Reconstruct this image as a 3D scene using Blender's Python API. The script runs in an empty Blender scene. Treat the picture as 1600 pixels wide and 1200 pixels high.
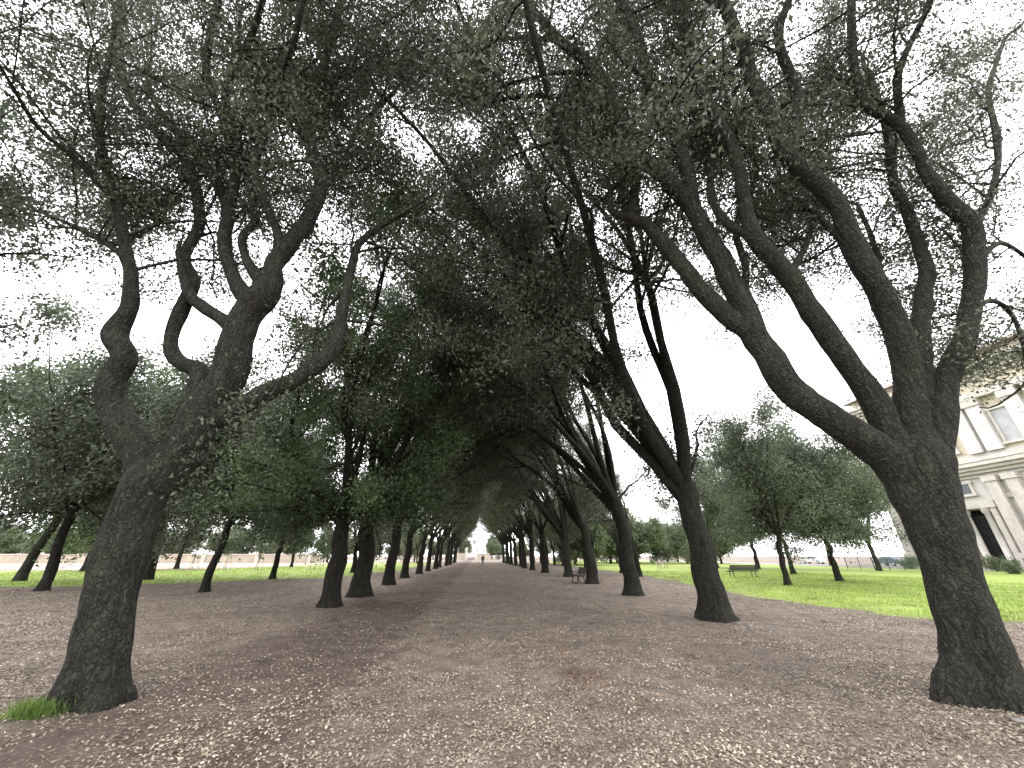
import bpy, math, numpy as np
from mathutils import Vector, noise as mnoise
S=bpy.context.scene
COL=S.collection
PI=math.pi
PITCH=math.radians(24.9); YAW=math.radians(4.94); FP=577.0; CH=1.6
cp,sp=math.cos(PITCH),math.sin(PITCH)
FH=np.array([math.sin(YAW),math.cos(YAW),0.]); RH=np.array([math.cos(YAW),-math.sin(YAW),0.])
UP=np.array([0,0,1.])
def W(px,py,F):
    dy=py-600.; f=FP*cp+dy*sp; u=FP*sp-dy*cp; t=F/f
    return FH*F+RH*((px-800.)*t)+UP*(CH+u*t), t*FP/math.hypot(FP,px-800.)**1.0
def G(px,py):
    dy=py-600.; f=FP*cp+dy*sp; u=FP*sp-dy*cp; t=-CH/u
    p=FH*(f*t)+RH*((px-800.)*t); return p
def nrm(v):
    return v/max(1e-9,np.linalg.norm(v))

# ------------------------------------------------------------------ mesh helpers
class MB:
    def __init__(s): s.V=[];s.Q=[];s.n=0
    def add(s,V,Q):
        s.V.append(np.asarray(V,float)); s.Q.append(np.asarray(Q,np.int64)+s.n); s.n+=len(V)
    def tube(s,P,R,k=8,lump=0.,ph=0.,flute=0.):
        P=np.asarray(P,float); R=np.asarray(R,float)
        if lump>0:
            a=P[0]-nrm(P[1]-P[0])*R[0]*.45; b=P[-1]+nrm(P[-1]-P[-2])*max(.004,R[-1]*.45)
            a2=P[0]-nrm(P[1]-P[0])*R[0]*.3; 
            P=np.vstack([a,a2,P,b]); R=np.concatenate([[R[0]*.05,R[0]*.65],R,[R[-1]*.05]])
        n=len(P)
        T=np.gradient(P,axis=0); T/=np.linalg.norm(T,axis=1)[:,None]+1e-9
        a=np.array([1.,0,0]) if abs(T[0][0])<.8 else np.array([0,1.,0])
        N=np.zeros_like(P); v=nrm(a-T[0]*a.dot(T[0])); N[0]=v
        for i in range(1,n):
            v=v-T[i]*v.dot(T[i]); v/=np.linalg.norm(v)+1e-9; N[i]=v
        B=np.cross(T,N)
        an=np.arange(k)*2*PI/k
        rr=np.ones((n,k))
        if lump>0:
            for i in range(n):
                fl=flute*math.exp(-max(0,P[i][2])/.75)+flute*.25
                for j in range(k):
                    q=P[i]*1.0+ (N[i]*math.cos(an[j])+B[i]*math.sin(an[j]))*R[i]
                    rr[i,j]=1+lump*mnoise.noise(Vector((q[0]*2.6+ph,q[1]*2.6,q[2]*1.5)))+lump*.5*mnoise.noise(Vector((q[0]*7+ph,q[1]*7,q[2]*4)))
                    if flute: rr[i,j]+=fl*(math.sin(3*an[j]+ph)+.7*math.sin(5*an[j]+2*ph+P[i][2]*.8))
        ring=N[:,None,:]*np.cos(an)[None,:,None]+B[:,None,:]*np.sin(an)[None,:,None]
        V=(P[:,None,:]+ring*(R[:,None]*rr)[:,:,None]).reshape(-1,3)
        i=np.arange(n-1)[:,None]*k; j=np.arange(k)[None,:]; j2=(j+1)%k
        Q=np.stack([i+j,i+j2,i+k+j2,i+k+j],-1).reshape(-1,4)
        s.add(V,Q)
    def box(s,x0,x1,y0,y1,z0,z1):
        V=[(x0,y0,z0),(x1,y0,z0),(x1,y1,z0),(x0,y1,z0),(x0,y0,z1),(x1,y0,z1),(x1,y1,z1),(x0,y1,z1)]
        s.add(V,[(0,3,2,1),(4,5,6,7),(0,1,5,4),(1,2,6,5),(2,3,7,6),(3,0,4,7)])
    def bar(s,a,b,w,h):
        a=np.array(a,float);b=np.array(b,float);d=nrm(b-a)
        sd=np.cross(d,UP); sd=nrm(sd) if np.linalg.norm(sd)>1e-3 else np.array([1.,0,0]); up=np.cross(sd,d)
        V=[]
        for p in (a,b):
            for q,r in ((-1,-1),(1,-1),(1,1),(-1,1)): V.append(p+sd*q*w/2+up*r*h/2)
        s.add(V,[(0,1,2,3),(7,6,5,4),(0,4,5,1),(1,5,6,2),(2,6,7,3),(3,7,4,0)])
    def leaves(s,Cn,rng,L,Wd,upb=.6,var=.35):
        n=len(Cn)
        a=rng.normal(size=(n,3)); a[:,2]-=.25; a/=np.linalg.norm(a,axis=1)[:,None]
        m=rng.normal(size=(n,3)); m[:,2]+=upb*1.6
        b=np.cross(m,a); b/=np.linalg.norm(b,axis=1)[:,None]+1e-9
        nn=np.cross(a,b)
        sc=(1+var*rng.uniform(-1,1,n))[:,None]
        l=L*sc*.5; w=Wd*sc*.5
        V=np.stack([Cn-a*l, Cn+b*w+nn*w*.35-a*l*.1, Cn+a*l, Cn-b*w+nn*w*.35-a*l*.1],1).reshape(-1,3)
        s.add(V,np.arange(4*n).reshape(-1,4))
    def build(s,name,mat,parent=None,smooth=True,off=None):
        V=np.concatenate(s.V); Q=np.concatenate(s.Q)
        if off is not None: V=V-np.asarray(off)
        me=bpy.data.meshes.new(name)
        me.vertices.add(len(V)); me.vertices.foreach_set('co',V.astype(np.float32).ravel())
        me.loops.add(Q.size); me.loops.foreach_set('vertex_index',Q.astype(np.int32).ravel())
        me.polygons.add(len(Q)); me.polygons.foreach_set('loop_start',(np.arange(len(Q))*4).astype(np.int32))
        me.polygons.foreach_set('use_smooth',np.full(len(Q),smooth))
        me.update(calc_edges=True); me.materials.append(mat)
        o=bpy.data.objects.new(name,me); COL.objects.link(o)
        if parent: o.parent=parent
        return o
def tag(o,label,cat,group=None,kind=None):
    if label:o['label']=label
    if cat:o['category']=cat
    if group:o['group']=group
    if kind:o['kind']=kind
    return o
def empty(name,loc,label=None,cat=None,group=None,rz=0,sc=1):
    o=bpy.data.objects.new(name,None); COL.objects.link(o); o.location=Vector(loc); o.rotation_euler=(0,0,rz); o.scale=(sc,)*3
    o.empty_display_size=.2
    return tag(o,label,cat,group)
def copy_tree(o,parent=None):
    c=o.copy(); COL.objects.link(c)
    if parent: c.parent=parent
    for ch in list(o.children): copy_tree(ch,c)
    return c
def catmull(P,m=4):
    P=np.asarray(P,float); n=len(P)
    if n<3: return P
    E=np.vstack([2*P[0]-P[1],P,2*P[-1]-P[-2]]); out=[]
    for i in range(n-1):
        p0,p1,p2,p3=E[i:i+4]
        for j in range(m):
            t=j/m
            out.append(.5*((2*p1)+(-p0+p2)*t+(2*p0-5*p1+4*p2-p3)*t*t+(-p0+3*p1-3*p2+p3)*t**3))
    out.append(P[-1]); return np.array(out)

# ------------------------------------------------------------------ materials
def newmat(name):
    m=bpy.data.materials.new(name); m.use_nodes=True; nt=m.node_tree
    b=nt.nodes['Principled BSDF']; return m,nt,b
def ramp(nt,src,stops):
    r=nt.nodes.new('ShaderNodeValToRGB'); e=r.color_ramp.elements
    while len(e)<len(stops): e.new(.5)
    for q,(p,c) in zip(e,stops): q.position=p; q.color=(c[0],c[1],c[2],1)
    nt.links.new(src,r.inputs[0]); return r
def texco(nt,scale=(1,1,1),out='Object'):
    t=nt.nodes.new('ShaderNodeTexCoord'); mp=nt.nodes.new('ShaderNodeMapping'); mp.inputs['Scale'].default_value=scale
    nt.links.new(t.outputs[out],mp.inputs[0]); return mp.outputs[0]
def noise(nt,vec,sc,det=4,rough=.6):
    n=nt.nodes.new('ShaderNodeTexNoise'); n.inputs['Scale'].default_value=sc; n.inputs['Detail'].default_value=det; n.inputs['Roughness'].default_value=rough
    if vec is not None: nt.links.new(vec,n.inputs['Vector'])
    return n.outputs['Fac']
def mixc(nt,f,a,b,mode='MIX'):
    m=nt.nodes.new('ShaderNodeMix'); m.data_type='RGBA'; m.blend_type=mode
    for s,i in ((f,0),(a,6),(b,7)):
        if hasattr(s,'links') or hasattr(s,'is_linked'): nt.links.new(s,m.inputs[i])
        elif isinstance(s,(int,float)): m.inputs[i].default_value=s
        else: m.inputs[i].default_value=(*s,1)
    return m.outputs[2]
def bump(nt,b,h,st,dist=.02):
    n=nt.nodes.new('ShaderNodeBump'); n.inputs['Strength'].default_value=st; n.inputs['Distance'].default_value=dist
    nt.links.new(h,n.inputs['Height']); nt.links.new(n.outputs[0],b.inputs['Normal'])
def leafmat(name,c0,c1,c2,tr=.22,rough=.42):
    m,nt,b=newmat(name)
    g=nt.nodes.new('ShaderNodeNewGeometry')
    r=ramp(nt,g.outputs['Random Per Island'],[(0,c0),(.55,c1),(1,c2)])
    v=texco(nt); f=noise(nt,v,.55,1)
    rr=ramp(nt,f,[(.3,(.6,.6,.6)),(.7,(1.35,1.35,1.3))])
    c=mixc(nt,1.0,r.outputs[0],rr.outputs[0],'MULTIPLY')
    nt.links.new(c,b.inputs['Base Color']); b.inputs['Roughness'].default_value=rough
    b.inputs['Specular IOR Level'].default_value=.5
    if tr>0:
        t=nt.nodes.new('ShaderNodeBsdfTranslucent'); nt.links.new(c,t.inputs[0])
        mx=nt.nodes.new('ShaderNodeMixShader'); mx.inputs[0].default_value=tr
        out=nt.nodes['Material Output']
        nt.links.new(b.outputs[0],mx.inputs[1]); nt.links.new(t.outputs[0],mx.inputs[2]); nt.links.new(mx.outputs[0],out.inputs[0])
    return m
def barkmat(name,dark,mid,moss,mossamt=.5):
    m,nt,b=newmat(name)
    v=texco(nt,(1,1,.17)); v2=texco(nt)
    n1=noise(nt,v,16,8,.75)
    r=ramp(nt,n1,[(.32,dark),(.56,mid),(.74,tuple(x*2.0 for x in mid))])
    n2=noise(nt,v2,1.3,5,.65)
    f=ramp(nt,n2,[(.38,(0,0,0)),(.66,(mossamt,)*3)])
    c=mixc(nt,f.outputs[0],r.outputs[0],mixc(nt,1.0,moss,ramp(nt,n1,[(.32,(.3,.3,.3)),(.7,(1.5,1.5,1.5))]).outputs[0],'MULTIPLY'))
    n3=noise(nt,v2,34,3)
    lich=ramp(nt,n3,[(.60,(0,0,0)),(.71,(.48,.48,.48))])
    c=mixc(nt,lich.outputs[0],c,(.13,.138,.115))
    nn=nt.nodes.new('ShaderNodeTexNoise'); nn.inputs['Scale'].default_value=6; nn.inputs['Detail'].default_value=3; nt.links.new(v2,nn.inputs['Vector'])
    wv=nt.nodes.new('ShaderNodeMix'); wv.data_type='RGBA'; wv.inputs[0].default_value=.2
    nt.links.new(v,wv.inputs[6]); nt.links.new(nn.outputs['Color'],wv.inputs[7])
    vo=nt.nodes.new('ShaderNodeTexVoronoi'); vo.feature='DISTANCE_TO_EDGE'; vo.inputs['Scale'].default_value=20; nt.links.new(wv.outputs[2],vo.inputs['Vector'])
    crk=ramp(nt,vo.outputs['Distance'],[(.0,(.42,.41,.40)),(.17,(1.05,1.05,1.05))]).outputs[0]
    c=mixc(nt,1.0,c,crk,'MULTIPLY')
    nt.links.new(c,b.inputs['Base Color']); b.inputs['Roughness'].default_value=.9; b.inputs['Specular IOR Level'].default_value=.2
    ad=nt.nodes.new('ShaderNodeMath'); ad.operation='MULTIPLY_ADD'; nt.links.new(vo.outputs['Distance'],ad.inputs[0]); ad.inputs[1].default_value=1.3; nt.links.new(n1,ad.inputs[2])
    bump(nt,b,ad.outputs[0],1.0,.09)
    return m
def plain(name,c,rough=.7,var=.25,sc=3,metal=0,bst=.15):
    m,nt,b=newmat(name); v=texco(nt); n=noise(nt,v,sc,6,.65)
    r=ramp(nt,n,[(.3,tuple(x*(1-var) for x in c)),(.7,tuple(min(1,x*(1+var)) for x in c))])
    nt.links.new(r.outputs[0],b.inputs['Base Color']); b.inputs['Roughness'].default_value=rough; b.inputs['Metallic'].default_value=metal
    if bst: bump(nt,b,n,bst,.02)
    return m
M={}
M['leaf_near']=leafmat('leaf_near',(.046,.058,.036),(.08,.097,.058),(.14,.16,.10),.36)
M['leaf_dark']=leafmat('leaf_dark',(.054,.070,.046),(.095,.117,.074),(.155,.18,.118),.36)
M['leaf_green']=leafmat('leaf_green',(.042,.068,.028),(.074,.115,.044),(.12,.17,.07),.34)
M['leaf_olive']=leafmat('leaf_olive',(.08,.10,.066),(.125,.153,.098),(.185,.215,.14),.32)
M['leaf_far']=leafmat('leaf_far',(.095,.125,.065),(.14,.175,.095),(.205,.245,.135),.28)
M['bark_near']=barkmat('bark_near',(.014,.013,.011),(.052,.049,.041),(.060,.066,.043),.8)
M['bark']=barkmat('bark',(.013,.0125,.010),(.044,.041,.034),(.047,.053,.036),.55)
M['bark_brown']=barkmat('bark_brown',(.012,.0105,.009),(.035,.031,.025),(.033,.035,.025),.4)
M['litter']=leafmat('litter',(.14,.105,.076),(.29,.235,.18),(.50,.43,.35),0,.7)
M['litter_orange']=leafmat('litter_orange',(.12,.06,.035),(.2,.105,.06),(.3,.18,.10),0,.7)
M['blade']=leafmat('blade',(.15,.23,.03),(.25,.37,.045),(.34,.46,.09),.3,.55)
M['tuft']=leafmat('tuft',(.06,.11,.02),(.10,.17,.03),(.17,.25,.05),.3,.55)
M['stone']=plain('stone',(.20,.18,.165),.9,.35,12)
M['iron']=plain('iron',(.03,.032,.032),.55,.3,8)
M['wood_dark']=plain('wood_dark',(.03,.028,.025),.7,.35,6)
M['wood_pale']=plain('wood_pale',(.36,.32,.26),.8,.25,6)
M['stake']=plain('stake',(.42,.37,.30),.8,.2,6)
M['travertine']=plain('travertine',(.44,.415,.375),.85,.2,.9)
M['plaster']=plain('plaster',(.46,.445,.42),.9,.18,.7)
M['ochre']=plain('ochre',(.46,.41,.31),.9,.18,.6)
M['panel']=plain('panel',(.36,.365,.375),.9,.18,.8)
M['sand_wall']=plain('sand_wall',(.36,.31,.25),.9,.2,.5)
M['dark']=plain('dark',(.025,.025,.028),.4,.3,2)
M['tile']=plain('tile',(.20,.15,.12),.9,.3,4)
M['paint_white']=plain('paint_white',(.7,.7,.7),.3,.04,2,0,0)
M['paint_blue']=plain('paint_blue',(.12,.16,.22),.3,.06,2,0,0)
M['tyre']=plain('tyre',(.02,.02,.02),.8,.2,5)
M['glass']=plain('glass',(.05,.06,.07),.1,.1,2,0,0)
M['net']=plain('net',(.18,.24,.2),.7,.2,3)

# ground
m,nt,b=newmat('dirt'); M['dirt']=m
v=texco(nt)
big=noise(nt,v,.22,4,.6); fine=noise(nt,v,22,6,.75); mid=noise(nt,v,2.2,5,.65)
c=ramp(nt,fine,[(.28,(.080,.063,.051)),(.52,(.182,.150,.124)),(.74,(.33,.285,.24))]).outputs[0]
vo=nt.nodes.new('ShaderNodeTexVoronoi'); vo.inputs['Scale'].default_value=26; nt.links.new(v,vo.inputs['Vector'])
sepc=nt.nodes.new('ShaderNodeSeparateColor'); nt.links.new(vo.outputs['Color'],sepc.inputs[0])
peb=ramp(nt,sepc.outputs[0],[(.60,(0,0,0)),(.76,(.85,.85,.85))]).outputs[0]
pm=nt.nodes.new('ShaderNodeMath'); pm.operation='MULTIPLY'
dd=ramp(nt,vo.outputs['Distance'],[(.25,(1,1,1)),(.42,(0,0,0))]).outputs[0]
nt.links.new(peb,pm.inputs[0]); nt.links.new(dd,pm.inputs[1])
c=mixc(nt,pm.outputs[0],c,(.41,.355,.30))
c=mixc(nt,1.0,c,ramp(nt,big,[(.3,(.80,.78,.77)),(.7,(1.24,1.21,1.19))]).outputs[0],'MULTIPLY')
c=mixc(nt,1.0,c,ramp(nt,mid,[(.3,(.56,.55,.54)),(.7,(1.27,1.27,1.26))]).outputs[0],'MULTIPLY')
sx=nt.nodes.new('ShaderNodeSeparateXYZ'); nt.links.new(v,sx.inputs[0])
wob=nt.nodes.new('ShaderNodeMath'); wob.operation='MULTIPLY_ADD'; nt.links.new(mid,wob.inputs[0]); wob.inputs[1].default_value=1.1; nt.links.new(sx.outputs[0],wob.inputs[2])
mr=nt.nodes.new('ShaderNodeMapRange'); mr.inputs[1].default_value=-6; mr.inputs[2].default_value=2; nt.links.new(wob.outputs[0],mr.inputs[0])
strip=ramp(nt,mr.outputs[0],[(.2,(0,0,0)),(.34,(1,1,1)),(.59,(1,1,1)),(.665,(0,0,0))]).outputs[0]
c=mixc(nt,strip,c,mixc(nt,1.0,c,(.66,.62,.62),'MULTIPLY'))
nt.links.new(c,b.inputs['Base Color']); b.inputs['Roughness'].default_value=.95; b.inputs['Specular IOR Level'].default_value=.2
bump(nt,b,fine,.7,.03)
def grassmat(name,a,bb,cc):
    m,nt,b=newmat(name); v=texco(nt); n=noise(nt,v,.5,6,.7); n2=noise(nt,v,18,4,.7)
    c=ramp(nt,n,[(.3,a),(.55,bb),(.75,cc)]).outputs[0]
    c=mixc(nt,1.0,c,ramp(nt,n2,[(.3,(.6,.6,.6)),(.7,(1.3,1.3,1.3))]).outputs[0],'MULTIPLY')
    nt.links.new(c,b.inputs['Base Color']); b.inputs['Roughness'].default_value=.9; bump(nt,b,n2,.7,.05); return m
M['lawn']=grassmat('lawn',(.19,.21,.055),(.23,.30,.055),(.28,.36,.08))
M['pale_dirt']=plain('pale_dirt',(.38,.31,.235),.95,.15,.4)
M['asphalt']=plain('asphalt',(.2,.195,.19),.9,.2,2)

# ------------------------------------------------------------------ setting
rng=np.random.default_rng(7)
g=MB(); R_=700; g.add([(-R_,-R_,0),(R_,-R_,0),(R_,R_,0),(-R_,R_,0)],[(0,1,2,3)])
tag(g.build('ground',M['dirt'],smooth=False),'brown leaf-strewn earth of the park avenue','ground',kind='structure')
def poly_sheet(name,pts,z,mat,label,cat,amp=.5,kind='structure'):
    P=[]
    n=len(pts)
    for i in range(n):
        a=np.array(pts[i],float);c=np.array(pts[(i+1)%n],float); L=np.linalg.norm(c-a); k=max(2,int(L/.5)); k=min(k,120)
        d=(c-a)/L; nn=np.array([-d[1],d[0]])
        for j in range(k):
            p=a+(c-a)*j/k
            w=amp*(mnoise.noise(Vector((p[0]*.35,p[1]*.35,z*100)))+.6*mnoise.noise(Vector((p[0]*1.3,p[1]*1.3,5))))
            P.append((p[0]+nn[0]*w,p[1]+nn[1]*w,z))
    me=bpy.data.meshes.new(name); me.from_pydata(P,[],[list(range(len(P)))]); me.update(); me.materials.append(mat)
    o=bpy.data.objects.new(name,me); COL.objects.link(o)
    return tag(o,label,cat,kind=kind)
RL=[(12.6,20.5),(11.9,14),(12.8,10.6),(18,9.0),(30,8),(57,7),(57,140),(40,140),(17,110),(16,60),(15,45),(14.2,32)]
LL=[(-95,26),(-33,26.5),(-24,26),(-17.5,29),(-11,35),(-9.5,50),(-9.5,95),(-28,95),(-34,54),(-95,47)]
poly_sheet('lawn',RL,.004,M['lawn'],'bright green lawn to the right of the avenue','lawn',.9)
poly_sheet('lawn',LL,.004,M['lawn'],'bright green lawn to the left of the avenue','lawn',.9)
poly_sheet('dirt_field',[(-240,44),(-95,48),(-34,56),(-29,97),(-12,110),(-12,150),(-240,150)],.008,M['pale_dirt'],'pale bare earth field beyond the left lawn','field',.6)
poly_sheet('road',[(57.5,-20),(66.6,-20),(66.6,190),(57.5,190)],.008,M['asphalt'],'grey asphalt road in front of the church','road',.0)

def inpoly(x,y,P):
    P=np.array(P); ins=np.zeros(len(x),bool); j=len(P)-1
    for i in range(len(P)):
        xi,yi=P[i];xj,yj=P[j]
        cnd=((yi>y)!=(yj>y))&(x<(xj-xi)*(y-yi)/(yj-yi+1e-12)+xi); ins^=cnd; j=i
    return ins
def blades(mb,x,y,rng,h,w):
    n=len(x); a=rng.uniform(0,2*PI,n); hh=h*rng.uniform(.5,1.3,n); le=rng.normal(0,.35,(n,2))*hh[:,None]
    dx=np.cos(a)*w/2; dy=np.sin(a)*w/2; z=np.zeros(n)+.002
    V=np.stack([np.stack([x-dx,y-dy,z],1),np.stack([x+dx,y+dy,z],1),np.stack([x+dx*.3+le[:,0],y+dy*.3+le[:,1],hh],1),np.stack([x-dx*.3+le[:,0],y-dy*.3+le[:,1],hh],1)],1).reshape(-1,3)
    mb.add(V,np.arange(4*n).reshape(-1,4))
def lawn_blades(poly,n,xr,yr,h,w,label):
    x=rng.uniform(*xr,n); yy=yr[0]+(yr[1]-yr[0])*rng.uniform(0,1,n)**1.6
    jx=x+rng.normal(0,.45,n); jy=yy+rng.normal(0,.45,n)
    k=inpoly(jx,jy,poly); k&=np.array([mnoise.noise(Vector((a*.8,c*.8,3)))>-.28 for a,c in zip(x,yy)])
    mb=MB(); blades(mb,x[k],yy[k],rng,h,w); tag(mb.build('grass',M['blade'],smooth=False),label,'grass',kind='stuff')
lawn_blades(RL,60000,(11,34),(8,45),.07,.022,'short green grass blades of the right lawn')
lawn_blades(LL,30000,(-48,-9),(25,60),.08,.035,'short green grass blades of the left lawn')

# leaf litter
def litter():
    n=450000
    F=3.6*(70/3.6)**(rng.uniform(0,1,n)**.88)
    R=F*rng.uniform(-1.35,1.35,n)
    x=FH[0]*F+RH[0]*R; y=FH[1]*F+RH[1]*R
    dens=np.array([.55+.7*mnoise.noise(Vector((a*.6,c*.6,0)))+.55*mnoise.noise(Vector((a*2.2,c*2.2,4))) for a,c in zip(x,y)])
    st=(x>-4.2)&(x<-1.6); dens=np.where(st,dens*.5,dens)
    k=rng.uniform(0,1,n)<dens
    k&=~inpoly(x,y,RL)&~inpoly(x,y,LL)
    x=x[k];y=y[k]; n=len(x); Fk=np.hypot(x,y)
    s=(rng.uniform(.013,.036,n))*(1+Fk*.034)
    a=rng.uniform(0,2*PI,n)
    ax=np.stack([np.cos(a),np.sin(a),rng.normal(0,.3,n)],1); bx=np.stack([-np.sin(a),np.cos(a),rng.normal(0,.35,n)],1)
    c=np.stack([x,y,rng.uniform(.006,.02,n)],1); l=(s*.5)[:,None]; w=(s*rng.uniform(.2,.34,n))[:,None]
    V=np.stack([c-ax*l,c+bx*w+UP*w*.25,c+ax*l,c-bx*w+UP*w*.25],1); V[:,:,2]=np.maximum(V[:,:,2],.003)
    mb=MB(); mb.add(V.reshape(-1,3),np.arange(4*n).reshape(-1,4))
    tag(mb.build('leaf_litter',M['litter'],smooth=False),'small dry pale and brown leaves scattered over the earth','leaf litter',kind='stuff')
litter()
def orange():
    mb=MB()
    for px,py,sd,n in ((905,1055,.2,150),(880,1030,.15,60),(930,1080,.2,50),(1000,1100,.16,60),(870,1018,.12,40)):
        c=G(px,py); P=np.stack([c[0]+rng.normal(0,sd,n),c[1]+rng.normal(0,sd*1.1,n),rng.uniform(.012,.03,n)],1)
        a=rng.uniform(0,2*PI,n); ax=np.stack([np.cos(a),np.sin(a),rng.normal(0,.3,n)],1); bx=np.stack([-np.sin(a),np.cos(a),rng.normal(0,.3,n)],1)
        l=rng.uniform(.015,.03,n)[:,None]
        mb.add(np.stack([P-ax*l,P+bx*l*.5,P+ax*l,P-bx*l*.5],1).reshape(-1,3),np.arange(4*n).reshape(-1,4))
    tag(mb.build('dry_leaves',M['litter_orange'],smooth=False),'scattered orange-brown dead leaves in the middle of the avenue','dead leaves',kind='stuff')
orange()

# ------------------------------------------------------------------ trees
def wander(rng,p,d,L,n,jit,trop=None,tw=0.):
    pts=[p]; st=L/n
    for i in range(n):
        d=d+jit*rng.normal(size=3)
        if trop is not None: d=d+trop*tw
        d=nrm(d); p=p+d*st; pts.append(p)
    return np.array(pts),d
def side_branch(rng,mb,p,d,L,r,twigs,n3,tl,k=5,jit=.2,up=.08):
    P,_=wander(rng,p,d,L,6,jit,UP,up)
    mb.tube(P,np.linspace(r,max(.006,r*.25),7),k)
    for q in range(n3):
        t=rng.uniform(.15,1)*6; i=min(5,int(t)); pp=P[i]+(P[i+1]-P[i])*(t-i); dd=nrm(P[i+1]-P[i])
        d3=nrm(dd*.5+rng.normal(size=3)*.6+UP*.1)
        T,_=wander(rng,pp,d3,tl*rng.uniform(.6,1.3),3,.25)
        mb.tube(T,np.linspace(max(.007,r*.3),.004,4),3); twigs.append(T)
    twigs.append(P[-4:])
def leaf_points(rng,twigs,n,spread):
    T=np.array(twigs); i=rng.integers(0,len(T),n); t=rng.uniform(.1,3,n)**.9; t=np.clip(t,0,2.999); j=t.astype(int); f=(t-j)[:,None]
    return T[i,j]*(1-f)+T[i,j+1]*f+rng.normal(0,spread,(n,3))*np.array([1,1,.8])
def proc_tree(name,seed,ht,r,limbs,L,lean,leanw,nleaf,lsz,leafm,barkm,n2=8,n3=7,tl=.8,spread=.2,tilt=(.35,.9),low=None,trunklean=(0,0),k=12,merge=False,l2=(.32,.52),flare=1.5,t0=.2,jit=.17,trop=.08,lowz=(-.05,.5),lv=(.5,1.3)):
    rng=np.random.default_rng(seed)
    root=empty(name,(0,0,0)); tw=[]
    tp=[np.array([0,0,-.15]),np.array([0,0,.12]),np.array([.02,0,.5])]
    for q in range(1,6): tp.append(np.array([trunklean[0]*q/5+rng.normal(0,.04),trunklean[1]*q/5+rng.normal(0,.04),.5+(ht-.5)*q/5]))
    P=catmull(tp,3); z=P[:,2]; R=r*(1+(flare-1)*np.exp(-np.maximum(z,0)/.22))*(1-.22*z/ht)
    tm=MB(); tm.tube(P,R,k,.16,seed*3.1,.06)
    parts=[]
    az0=rng.uniform(0,2*PI)
    for i in range(limbs):
        az=az0+i*2*PI/limbs+rng.normal(0,.25); tl_=rng.uniform(*tilt)
        d=nrm(np.array([math.cos(az)*math.sin(tl_),math.sin(az)*math.sin(tl_),math.cos(tl_)])+lean*leanw*.7*rng.uniform(*lv))
        mb=tm if merge else MB()
        hh=ht-rng.uniform(0,.5); p=np.array([trunklean[0]*hh/ht,trunklean[1]*hh/ht,hh-.1])
        LL_=L*rng.uniform(.8,1.15); rr=r*rng.uniform(.34,.52)
        pts,_=wander(rng,p,d,LL_,11,jit,nrm(lean*leanw+UP*.9),trop)
        C_=catmull(pts,2); rad=np.linspace(rr**.8,(rr*.16)**.8,len(C_))**1.25; mb.tube(C_,rad,8,.12,seed+i)
        for q in range(n2):
            t=rng.uniform(t0,1.)*(len(C_)-1); a=min(len(C_)-2,int(t)); dd=nrm(C_[a+1]-C_[a])
            d2=nrm(dd*.55+rng.normal(size=3)*.62+UP*.12)
            side_branch(rng,mb,C_[a],d2,LL_*rng.uniform(*l2)*(1.2-.5*t/len(C_)),rad[a]*.5,tw,n3,tl)
        side_branch(rng,mb,C_[-2],nrm(C_[-1]-C_[-3]),LL_*.16,rad[-2],tw,n3+2,tl)
        if not merge: parts.append(mb)
    if low:
        for q in range(low):
            az=rng.uniform(0,2*PI); d=np.array([math.cos(az),math.sin(az),rng.uniform(*lowz)]); hh=ht*rng.uniform(.85,1.1)
            side_branch(rng,tm,np.array([trunklean[0],trunklean[1],min(hh,ht-.1)]),nrm(d),min(L,7.5)*rng.uniform(.4,.62),r*.2,tw,n3+3,tl,5,.16,-.02)
    tm.build('trunk',barkm,root)
    for mb in parts: mb.build('branch',barkm,root)
    lm=MB(); lm.leaves(leaf_points(rng,tw,nleaf,spread),rng,lsz,lsz*.52); lm.build('crown',leafm,root,smooth=False)
    return root
AV=np.array([-1.,0,0])
kw=dict(l2=(.16,.32),t0=.36,jit=.10,trop=.03,lowz=(.3,.9),lv=(.25,1.45))
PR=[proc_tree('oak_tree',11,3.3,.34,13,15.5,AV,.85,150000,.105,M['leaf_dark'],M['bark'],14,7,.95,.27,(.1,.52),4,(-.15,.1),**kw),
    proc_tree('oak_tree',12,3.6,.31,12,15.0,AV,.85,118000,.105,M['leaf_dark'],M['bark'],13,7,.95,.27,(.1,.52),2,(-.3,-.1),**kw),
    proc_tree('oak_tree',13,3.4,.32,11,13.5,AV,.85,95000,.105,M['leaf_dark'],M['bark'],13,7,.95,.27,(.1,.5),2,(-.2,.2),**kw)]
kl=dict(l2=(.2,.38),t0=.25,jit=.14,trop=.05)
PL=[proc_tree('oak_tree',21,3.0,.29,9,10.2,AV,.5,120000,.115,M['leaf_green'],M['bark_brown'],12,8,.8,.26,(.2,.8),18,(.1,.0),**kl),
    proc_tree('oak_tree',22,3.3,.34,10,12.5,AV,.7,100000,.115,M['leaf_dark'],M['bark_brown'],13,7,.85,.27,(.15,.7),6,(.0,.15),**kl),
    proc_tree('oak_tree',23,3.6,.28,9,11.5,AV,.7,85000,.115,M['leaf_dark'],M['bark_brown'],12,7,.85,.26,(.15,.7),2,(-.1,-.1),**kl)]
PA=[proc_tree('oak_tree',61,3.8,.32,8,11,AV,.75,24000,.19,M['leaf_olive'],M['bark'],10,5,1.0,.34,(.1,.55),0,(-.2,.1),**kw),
    proc_tree('oak_tree',62,4.0,.30,8,11,AV,.75,24000,.19,M['leaf_far'],M['bark'],10,5,1.0,.34,(.1,.55),0,(-.1,-.1),**kw)]  # far-row oaks: haze and the brighter avenue end put into paler leaf colours
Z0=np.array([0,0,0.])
ky=dict(l2=(.3,.55))
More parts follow.
